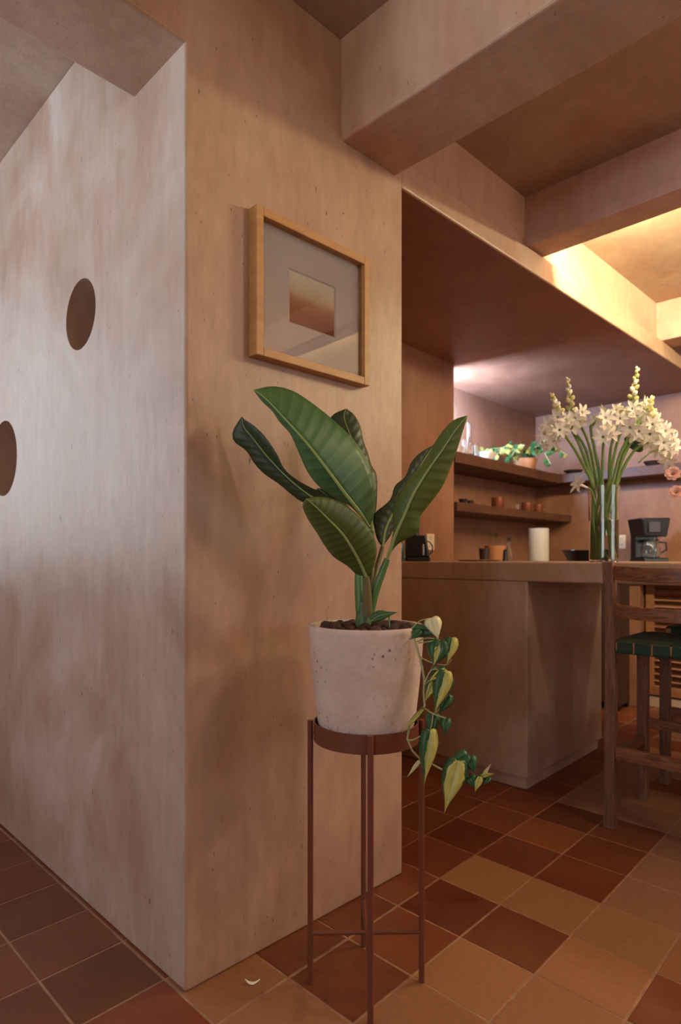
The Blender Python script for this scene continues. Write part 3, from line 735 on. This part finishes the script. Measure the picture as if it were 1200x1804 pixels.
# vase with water
VP = at(1064,.942,2.46); VZ = .942
vs = empty('flower_vase', VP, 'tall clear glass vase of water holding white tuberoses', 'vase')
R0,R1 = .056,.058; HV = .306
MB().lathe([(0,.0005),(R0-.004,.0005),(R0,.005),(R0,HV*.5),(R1+.002,HV),(R1-.001,HV+.001),(R0-.0035,HV*.5),(R0-.004,.014),(0,.013)], VP, 40).done('glass', M['glass'], vs, True)
MB().lathe([(0,.0125),(R0-.0032,.0125),(R0-.0028,HV*.55),(0,HV*.55)], VP, 40).done('water', M['water'], vs, True)
c2 = lambda *p: crop(p, 4, 900, 640)
def petal_mesh(mat, kind):
    """a tuberose blossom: tube and six pointed petals opening along +z; or a bud"""
    m = MB()
    if kind == 'bud':
        m.lathe([(0,0),(.35,.15),(.42,.5),(.28,.85),(0,1.05)], (0,0,0), 6)
        o = m.done('tmp', mat, None, True)
    else:
        m.lathe([(.10,-1.1),(.14,-.4),(.22,0)], (0,0,0), 8, False)
        for layer in (0,1):
            for k in range(3):
                a = 2*PI*k/3+layer*PI/3; R = Matrix.Rotation(a,3,'Z'); V = []; F = []; n = 6
                for i in range(n+1):
                    t_ = i/n; r = .16+1.0*t_; w = .235*math.sin(PI*(.12+.88*t_))**.8*(1.1-.25*t_); z = .05+.42*t_-.42*t_*t_*(1 if layer else .6)
                    V += [R @ Vector((r,-w,z+.06)), R @ Vector((r,0,z)), R @ Vector((r,w,z+.06))]
                for i in range(n):
                    for q in range(2): F.append((i*3+q,i*3+q+1,(i+1)*3+q+1,(i+1)*3+q))
                m.add(V,F)
        o = m.done('tmp', mat, None, True)
    me = o.data; bpy.data.objects.remove(o); me.name = kind; return me
BL = petal_mesh(M['petal'],'blossom'); BU = petal_mesh(M['bud'],'bud'); BUW = petal_mesh(M['petal'],'bud')
fr = random.Random(5)
def put(me, name, p, direction, s, parent):
    o = bpy.data.objects.new(name, me); COL.objects.link(o); o.parent = parent
    q = Vector(direction).to_track_quat('Z','Y'); loc = p-parent.location
    o.matrix_local = Matrix.LocRotScale(loc, q, Vector((s,s,s)))
    o.rotation_mode = 'QUATERNION'
    return o
CENTER = at(1064,.942,2.46)
def tuberose(stem_px, zs, flowers, spike, label):
    """stem through the given points, blossoms facing outwards, optional spike of buds from a to b"""
    stem_px = [(663+max(-78,min(78,(x-663)*(1.9 if y > 1000 else 1.25))), y) if y > 850 else (x,y) for x,y in stem_px]
    pts = [px(x,y,z) for (x,y),z in zip(c2(*stem_px), zs)]
    e = empty('tuberose', pts[0], label, 'flower', 'tuberoses in the glass vase')
    P = spline(pts, 16)
    MB().tube(P, [.0088-.0036*i/15 for i in range(16)], 8).done('stem', M['stem'], e, True)
    top = P[-1]
    for (x,y),z,s in flowers:
        p = px(*c2((x,y))[0], z); out = (p-top); out.z *= .4
        d = out.normalized()*.9 + (CAM-p).normalized()*fr.uniform(.3,1.0) + Vector((fr.uniform(-.3,.3),fr.uniform(-.3,.3),fr.uniform(-.15,.35)))
        d.normalize()
        s *= 1.1
        put(BL, 'blossom', p, d, s, e)
        st_ = p-d*s*1.05; near = min(P[6:], key=lambda q:(q-st_).length)
        MB().tube([near, near.lerp(st_,.5)+Vector((0,0,.004)), st_], .0022, 6).done('flower_stalk', M['stem'], e, True)
    if spike:
        a,b_,z = spike; pa = px(*c2(a)[0], z); pb = px(*c2(b_)[0], z); n = 15
        MB().tube([top, pa, pa.lerp(pb,.5), pb], [.004,.0032,.0026,.001], 6).done('spike', M['stem'], e, True)
        for k in range(n):
            t_ = k/(n-1); p = pa.lerp(pb,t_); an = k*2.4; ax = (pb-pa).normalized()
            side = (RIGHT*math.cos(an)+FWD*math.sin(an)); d = (side*(1-.6*t_)+ax*(.7+.6*t_)).normalized()
            put(BU if fr.random() < .72 else BUW, 'bud', p+side*.002, d, (.026-.013*t_), e)
    return e
V0 = 2.46
tuberose([(665,1380),(625,1100),(570,880),(470,640),(390,520),(330,450)], (2.47,2.45,2.44,2.43,2.41,2.39), [((265,430),2.36,.030),((238,500),2.38,.030),((300,550),2.36,.031),((345,470),2.37,.030),((250,580),2.40,.026)], None, 'tuberose leaning farthest left with blossoms facing away')
tuberose([(640,1385),(620,1100),(590,880),(510,640),(430,470),(350,380)], (2.44,2.44,2.44,2.45,2.46,2.46), [((330,380),2.44,.028),((390,400),2.43,.030),((300,430),2.47,.028)], ((340,350),(290,225),2.46), 'tuberose with short bud spike left of the tallest left spike')
tuberose([(700,1385),(665,1100),(625,880),(560,600),(500,450),(450,370)], (2.48,2.48,2.48,2.49,2.49,2.48), [((450,390),2.43,.032),((500,345),2.45,.031),((430,450),2.44,.031),((480,420),2.46,.028)], ((430,340),(402,115),2.48), 'tuberose with tall bud spike at the left of the bouquet')
tuberose([(610,1380),(625,1100),(640,880),(590,600),(560,450),(620,400)], (2.47,2.46,2.46,2.43,2.41,2.40), [((665,385),2.37,.034),((600,405),2.40,.028),((650,330),2.42,.022)], None, 'tuberose at the bouquet centre with upper star blossom')
tuberose([(690,1380),(670,1100),(650,880),(650,640),(655,540)], (2.43,2.43,2.43,2.43,2.42), [((650,520),2.38,.033),((705,500),2.38,.033),((680,450),2.40,.028),((625,500),2.41,.024)], None, 'tuberose at the bouquet centre with lower pair of blossoms')
tuberose([(620,1385),(640,1100),(680,880),(740,600),(800,420),(850,300)], (2.45,2.46,2.47,2.49,2.5,2.5), [((860,320),2.46,.031),((930,290),2.48,.032),((800,350),2.47,.024),((890,370),2.44,.030)], ((860,260),(893,40),2.5), 'tuberose with the tallest bud spike on the right')
tuberose([(650,1385),(660,1100),(700,880),(770,640),(830,520),(880,440)], (2.43,2.43,2.43,2.42,2.41,2.40), [((840,455),2.37,.034),((905,480),2.37,.032),((950,350),2.42,.031),((870,500),2.39,.030)], ((960,330),(995,245),2.44), 'tuberose with drooping bell blossoms right of centre')
tuberose([(630,1380),(670,1100),(720,880),(800,640),(900,500),(980,430)], (2.44,2.44,2.44,2.44,2.43,2.42), [((1000,430),2.39,.033),((980,500),2.38,.033),((1060,460),2.40,.032),((1030,540),2.39,.032),((960,560),2.41,.028)], ((1000,400),(1012,335),2.43), 'tuberose with crowded blossoms on the right side')
tuberose([(720,1380),(720,1100),(740,880),(850,640),(960,560),(1060,540)], (2.47,2.47,2.46,2.44,2.42,2.40), [((1090,480),2.37,.033),((1140,540),2.38,.033),((1080,560),2.36,.032),((1110,620),2.38,.030),((1035,610),2.40,.030),((1160,590),2.40,.028)], None, 'tuberose leaning farthest right with large open blossoms')
tuberose([(605,1380),(600,1100),(590,880),(540,640),(480,520),(420,460)], (2.46,2.46,2.46,2.45,2.45,2.44), [((375,450),2.42,.028),((320,500),2.42,.028)], None, 'tuberose tucked behind the left blossoms')
tuberose([(700,1380),(695,1100),(690,880),(700,640),(730,500),(760,400)], (2.48,2.48,2.48,2.49,2.49,2.49), [((770,390),2.46,.028),((745,330),2.47,.026)], ((770,350),(760,310),2.48), 'tuberose behind the centre with budding tip')
tuberose([(735,1380),(730,1100),(725,880),(800,600),(900,430),(950,380)], (2.45,2.45,2.45,2.46,2.47,2.47), [((960,400),2.44,.030),((920,420),2.43,.030),((1020,400),2.45,.028)], None, 'tuberose filling the gap between the right blossoms')
# hanging blossoms with swept back petals
def hanging(base, tip, z, s, stalk_px, label):
    p = px(*c2(base)[0], z); q = px(*c2(tip)[0], z); e = empty('tuberose', px(*c2(stalk_px[0])[0], z), label, 'flower', 'tuberoses in the glass vase')
    MB().tube(spline([px(*a, z) for a in c2(*stalk_px)], 8), .003, 6).done('stem', M['stem'], e, True)
    put(BL, 'blossom', p, (q-p).normalized()+(CAM-p).normalized()*.45+Vector((0,0,.45)), s*1.1, e)
hanging((480,850), (425,850), 2.41, .036, ((600,1000),(570,900),(545,880)), 'single white blossom drooping over the left vase rim')
hanging((1110,680), (1085,740), 2.38, .034, ((900,700),(1000,620),(1100,610)), 'single white blossom hanging lowest at the right')
e = empty('foliage_sprig', px(*c2((700,900))[0], 2.45), 'dark green leaf sprig under the right blossoms', 'foliage')
stalk('stem', c2((690,1000),(740,800),(840,580)), (2.45,2.46,2.46), (.003,.002), M['stem'], e)
for lf,md,rg in ((((830,590),(840,540),(880,530),(950,580)),((830,590),(880,565),(950,580)),((830,590),(880,620),(920,625),(950,580))),(((810,580),(800,530),(830,510),(880,520)),((810,580),(840,540),(880,520)),((810,580),(850,575),(880,520)))):
    blade('leaf', c2(*lf), c2(*md), c2(*rg), 2.47,2.45,.01,.0,M['darkleaf'], e, N=10, Mx=3, ribs=3, amp=0)

# pink flowers entering at the right edge
PV = at(1222,.942,2.36)
pv = empty('bud_vase', PV, 'small glass vase with pink blooms at the right edge', 'vase')
MB().lathe([(0,.0005),(.034,.0005),(.037,.006),(.037,.05),(.022,.085),(.02,.1),(.018,.1),(.019,.085),(.033,.05),(.033,.01),(0,.009)], PV, 28).done('glass', M['glass'], pv, True)
def bloom_mesh():
    m = MB(); r = random.Random(2)
    for ring,(nn,rad,el) in enumerate(((5,.5,1.25),(7,.8,.8),(8,1,.35))):
        for k in range(nn):
            a = 2*PI*k/nn+ring*.5; R = Matrix.Rotation(a,3,'Z'); V=[]; F=[]
            for i in range(5):
                t_ = i/4; rr2 = rad*math.cos(el)*t_; z = rad*math.sin(el)*t_*.9+.1*math.sin(PI*t_); w = .42*rad*math.sin(PI*(.1+.75*t_))
                V += [R @ Vector((rr2,-w,z+.08*t_)), R @ Vector((rr2+.06,0,z)), R @ Vector((rr2,w,z+.08*t_))]
            for i in range(4):
                for q in range(2): F.append((i*3+q,i*3+q+1,(i+1)*3+q+1,(i+1)*3+q))
            m.add(V,F)
    o = m.done('tmp', M['pink'], None, True); me = o.data; bpy.data.objects.remove(o); return me
PK = bloom_mesh()
for (x,y,z,s),lb in (((1186,836,2.34,.03),'pink bloom highest at the right picture edge'),((1192,868,2.32,.028),'pink bloom hanging lowest at the right picture edge'),((1215,848,2.33,.024),'pink bloom outermost right above the small vase')):
    p = px(x,y,z); e = empty('pink_flower', PV+Vector((0,0,.02)), lb, 'flower', 'pink blooms in the small vase')
    MB().tube(spline([PV+Vector((0,0,.02)), PV+Vector((0,0,.1)), PV.lerp(p,.6)+Vector((0,0,.12)), p], 10), .002, 6).done('stem', M['stem'], e, True)
    put(PK, 'bloom', p, (CAM-p).normalized()+Vector((-.2,0,.5)), s, e)
    heart_p = p+Vector((0,0,.012))
    MB().lathe([(0,-.012),(.007,-.006),(.008,0),(0,.002)], p, 10).done('calyx', M['stem'], e, True)

def obj_lathe(name, prof, c, mat, par, n=32): return MB().lathe(prof, c, n).done(name, M[mat], par, True)
# coffee grinder like appliance on the counter by the pier
q = at(735,.942,3.02); e = empty('coffee_grinder', q, 'black electric grinder with neck standing by the kitchen pier', 'appliance', rz=YAW-PI/2)
w = .058
MB().box((-w,-.05,0),(w*1.05,.05,.022)).done('base', M['black'], e, bevel=.008, seg=3, world=False)
m = MB(); m.add([(-.056,-.046,.02),(.058,-.046,.02),(.058,.046,.02),(-.056,.046,.02),(-.056,-.044,.128),(.04,-.044,.128),(.04,.044,.128),(-.056,.044,.128)], [(0,3,2,1),(4,5,6,7),(0,1,5,4),(1,2,6,5),(2,3,7,6),(3,0,4,7)])
m.done('body', M['black'], e, bevel=.01, seg=3, world=False)
MB().lathe([(.024,.126),(.022,.15),(.028,.185),(.026,.2),(0,.2)], (-.012,0,0), 24).done('neck', M['darkglaze'], e, True, world=False)
MB().tube([(.05,-.02,.03),(.072,-.02,.045),(.074,-.02,.075),(.06,-.02,.095),(.045,-.02,.1)], .003, 8).done('cord', M['black'], e, True, world=False)
MB().box((.018,-.05,.03),(.028,-.045,.085), Matrix.Rotation(0,4,'Y')).done('lever', M['chrome'], e, bevel=.002, world=False)
q = at(703,.942,3.14); e = empty('detergent_bottle', q, 'blue green bottle half hidden behind the black grinder', 'bottle')
obj_lathe('body', [(0,0),(.026,0),(.028,.01),(.028,.08),(.014,.105),(0,.106)], q, 'bottle_blue', e); obj_lathe('cap', [(.013,.105),(.013,.125),(0,.126)], q, 'black', e)
# sockets
def socket(c, ax, label):
    e = empty('wall_socket', c, label, 'socket'); x,y,z = c
    if ax == 'y':
        MB().box((x-.035,y-.008,z-.045),(x+.035,y,z+.045)).done('plate', M['cream_plate'], e, bevel=.003)
        for dz in (-.02,.02): MB().box((x-.014,y-.0095,z+dz-.011),(x+.014,y-.007,z+dz+.011)).done('outlet', M['white'], e)
    else:
        MB().box((x-.008,y-.03,z-.05),(x,y+.03,z+.05)).done('plate', M['cream_plate'], e, bevel=.003)
        for dz in (-.02,.02): MB().box((x-.0095,y-.012,z+dz-.011),(x-.007,y+.012,z+dz+.011)).done('outlet', M['white'], e)
socket((2.035,.8,1.048), 'y', 'cream wall socket on the pier beside the black grinder')
socket((3.85,.41,1.075), 'x', 'cream wall socket between the vase and the coffee maker')
# paper towel
q = at(949,.932,4.02); e = empty('paper_towel_roll', q, 'white paper towel roll upright on the kitchen worktop', 'paper roll')
obj_lathe('roll', [(.018,.008),(.064,.008),(.065,.012),(.065,.218),(.063,.222),(.018,.222),(.018,.008)], q, 'white', e)
obj_lathe('holder', [(0,0),(.072,0),(.072,.007),(.006,.008),(.006,.235),(0,.236)], q, 'darkglaze', e)
# terracotta pot with a small dark plant
q = at(873,.932,3.86); e = empty('herb_pot', q, 'small terracotta pot with a drooping dark herb on the worktop', 'potted plant')
obj_lathe('pot', [(0,0),(.05,0),(.053,.006),(.066,.095),(.068,.105),(.06,.105),(.056,.08),(0,.08)], q, 'terracotta', e)
MB().tube([q+Vector((0,0,.08)), q+Vector((-.01,.01,.14)), q+Vector((-.03,.01,.165))], .002, 6).done('stem', M['petiole_brown'], e, True)
for k in range(7):
    a = k*.9; p = q+Vector((-.03+.016*math.cos(a),.012*math.sin(a),.158+.006*(k%3))); d = Vector((math.cos(a),math.sin(a),.3)).normalized()
    mesh('leaf', [p, p+d*.014+Vector((0,0,.006))+d.cross(Vector((0,0,1)))*.008, p+d*.03, p+d*.014-d.cross(Vector((0,0,1)))*.008], [(0,1,2,3)], M['darkleaf'], e)
q = at(853,.932,3.72); e = setp(obj_lathe('dark_cup', [(0,0),(.026,0),(.032,.085),(.029,.085),(.024,.006),(0,.005)], q, 'darkglaze', None), 'dark cup standing left of the terracotta herb pot', 'cup')
q = at(845,.942,3.3); e = empty('serving_tray', q, 'thin wooden tray lying on the worktop before the herb pot', 'tray')
obj_lathe('dish', [(0,0),(.10,0),(.115,.006),(.112,.008),(.1,.004),(0,.004)], q, 'cabinet_wood', e)
q = at(897,.932,3.8); e = empty('oil_bottle', q, 'clear glass bottle next to the terracotta herb pot', 'bottle')
obj_lathe('glass', [(0,0),(.022,0),(.024,.006),(.024,.07),(.011,.095),(.010,.14),(.012,.142)], q, 'glass', e); obj_lathe('stopper', [(0,.13),(.0085,.13),(.011,.155),(0,.157)], q, 'dark_wood', e)
q = at(890,.932,3.66); setp(obj_lathe('pepper_mill', [(0,0),(.016,0),(.016,.012),(.010,.03),(.013,.05),(.009,.062),(.012,.072),(0,.082)], q, 'black', None), 'small black pepper mill before the glass bottle', 'mill')
# dark pan
q = at(1021,.932,3.95); e = empty('frying_pan', q, 'flared black pan on the worktop left of the vase', 'pan')
obj_lathe('bowl', [(0,0),(.062,0),(.07,.006),(.1,.066),(.112,.075),(.11,.079),(.094,.07),(.062,.008),(0,.007)], q, 'black', e)
MB().tube([q+Vector((.09,-.03,.068)), q+Vector((.15,-.07,.078)), q+Vector((.2,-.1,.08))], [.008,.009,.01], 8).done('handle', M['black'], e, True)
# coffee maker
q = at(1142,.932,4.0); e = empty('coffee_maker', q, 'black drip coffee maker with glass carafe by the far wall', 'coffee maker', rz=YAW-PI/2)
MB().box((-.075,-.10,0),(.085,.10,.028)).done('base', M['black'], e, bevel=.008, world=False)
MB().box((-.07,.03,.025),(.08,.10,.22)).done('column', M['black'], e, bevel=.008, world=False)
m = MB(); m.add([(-.068,-.085,.165),(.08,-.085,.165),(.08,.1,.165),(-.068,.1,.165),(-.092,-.098,.285),(.098,-.098,.285),(.098,.1,.285),(-.092,.1,.285)], [(0,3,2,1),(4,5,6,7),(0,1,5,4),(1,2,6,5),(2,3,7,6),(3,0,4,7)])
m.done('filter_housing', M['black'], e, bevel=.008, world=False)
MB().box((-.045,-.102,.19),(.03,-.09,.262), Matrix.Rotation(-.0,4,'X')).done('front_plate', M['darkglaze'], e, bevel=.004, world=False)
MB().lathe([(0,.03),(.05,.03),(.06,.055),(.058,.09),(.042,.135),(.045,.14),(.04,.138),(.054,.09),(.056,.056),(.047,.034),(0,.034)], (0,-.035,0), 28).done('carafe', M['glass'], e, True, world=False)
MB().lathe([(0,.138),(.046,.138),(.046,.15),(0,.152)], (0,-.035,0), 28).done('carafe_lid', M['black'], e, True, world=False)
MB().tube([(.045,-.05,.13),(.085,-.06,.125),(.09,-.06,.08),(.06,-.05,.06)], .006, 8).done('carafe_handle', M['black'], e, True, world=False)
# lower shelf
ZS = 1.284
def on_shelf(x, z, yy):                        # point on the shelf below image column x, at depth plane yy
    r = FWD+RIGHT*((x-600)/FPX); t_ = (yy-CAM.y)/r.y; p = CAM+r*t_; return Vector((p.x,p.y,z))
def mug(q, r, h, mat, label, group='copper mugs on the lower shelf'):
    e = empty('mug', q, label, 'mug', group)
    obj_lathe('cup', [(0,0),(r*.9,0),(r,.006),(r,h),(r-.004,h),(r-.004,.008),(0,.007)], q, mat, e)
    MB().tube([q+RIGHT*(r-.002)+Vector((0,0,h*.8)), q+RIGHT*(r+.018)+Vector((0,0,h*.72)), q+RIGHT*(r+.018)+Vector((0,0,h*.35)), q+RIGHT*(r-.002)+Vector((0,0,h*.22))], .004, 8).done('handle', M[mat], e, True)
mug(on_shelf(877,ZS,.88), .041, .078, 'copper', 'largest copper mug at the middle of the lower shelf')
mug(on_shelf(928,ZS,.90), .038, .073, 'copper', 'copper mug left of the smallest mug on the lower shelf')
mug(on_shelf(948,ZS,.86), .034, .062, 'copper', 'copper mug rightmost on the lower shelf')
setp(obj_lathe('tumbler', [(0,0),(.022,0),(.026,.055),(.023,.055),(.02,.005),(0,.005)], on_shelf(911,ZS,.92), 'glass', None), 'small clear tumbler between the copper mugs', 'glass')
for x,y,r,lb in ((816,.86,.026,'small dark bowl nearest the pier on the lower shelf'),(829,.88,.021,'smaller dark bowl second from the pier on the lower shelf')):
    setp(obj_lathe('small_bowl', [(0,0),(r*.6,0),(r,.03),(r*1.05,.034),(r*.92,.034),(r*.5,.006),(0,.005)], on_shelf(x,ZS,y), 'darkglaze', None), lb, 'bowl', 'dark bowls on the lower shelf')
# upper shelf
ZU = 1.58
q = on_shelf(826,ZU,.84); setp(obj_lathe('glass_carafe', [(0,0),(.032,0),(.034,.01),(.03,.06),(.014,.10),(.012,.18),(.016,.2),(.014,.2),(.010,.18),(.012,.1),(.028,.06),(.031,.012),(0,.006)], q, 'glass', None), 'tall clear glass carafe with slim neck on the upper shelf', 'carafe')
for x,y,lb in ((812,.86,'clear drinking glass nearest the pier on the upper shelf'),(833,.90,'clear drinking glass right of the slim carafe on the upper shelf')):
    setp(obj_lathe('drinking_glass', [(0,0),(.03,0),(.036,.1),(.034,.1),(.028,.006),(0,.006)], on_shelf(x,ZU,y), 'glass', None), lb, 'glass', 'drinking glasses on the upper shelf')
q = on_shelf(856,ZU,.86); setp(obj_lathe('shallow_bowl', [(0,0),(.035,0),(.06,.03),(.068,.05),(.064,.05),(.054,.03),(.03,.006),(0,.006)], q, 'ceramic', None), 'shallow white bowl beside the glasses on the upper shelf', 'bowl')
q = on_shelf(925,ZU,.87); tp = empty('pothos', q, 'leafy trailing pothos in pale pot on the upper shelf', 'potted plant')
obj_lathe('pot', [(0,0),(.06,0),(.065,.008),(.085,.075),(.085,.075),(.08,.075),(.06,.05),(0,.05)], q, 'terracotta', tp)
tr = random.Random(21)
for k in range(11):
    f = (k/10)*2-1
    a = q+Vector((0,0,.06)); side = RIGHT*(f*.24 - (.12 if f < 0 else -.02))
    bpt = a+side*.5+Vector((0,0,.07+.04*tr.random()))-FWD*.05; cpt = a+side+Vector((0,0,tr.uniform(0,.08)))-FWD*.10
    if k%3 == 1 and k < 10: bpt -= FWD*.06; cpt += Vector((0,0,-.1))-FWD*.09
    ln = spline([a,bpt,cpt], 9); MB().tube(ln, .0022, 6).done('runner', M['vine'], tp, True)
    for j in range(2,9):
        p = ln[j]; d = (RIGHT*tr.uniform(-1,1)-FWD*tr.uniform(.1,.8)+Vector((0,0,tr.uniform(-1.1,.5)))).normalized(); s = tr.uniform(.04,.065)
        u_ = d.cross(CAM-p).normalized(); nn = d.cross(u_).normalized()*.006
        V = [p, p+d*s*.2+u_*s*.3+nn, p+d*s*.5+u_*s*.28+nn, p+d*s, p+d*s*.5-u_*s*.28+nn, p+d*s*.2-u_*s*.3+nn, p+d*s*.4]
        o = mesh('leaf', V, [(0,1,6),(1,2,6),(2,3,6),(3,4,6),(4,5,6),(5,0,6)], GRN if tr.random() < .72 else M['v_olive'], tp)
for x,y,r,h,mt,lb in ((1010,3.74,.07,.03,'darkglaze','dark shallow dish on the corner shelf behind the bouquet'),(1150,3.76,.06,.04,'darkglaze','dark shallow dish on the corner shelf right of the bouquet')):
    rr_ = FWD+RIGHT*((x-600)/FPX); t_ = (y-CAM.x)/rr_.x; p = CAM+rr_*t_
    setp(obj_lathe('shallow_dish', [(0,0),(r*.5,0),(r,h),(r*.95,h),(r*.45,.006),(0,.006)], Vector((p.x,p.y,ZU)), mt, None), lb, 'dish', 'dark dishes on the corner shelf')
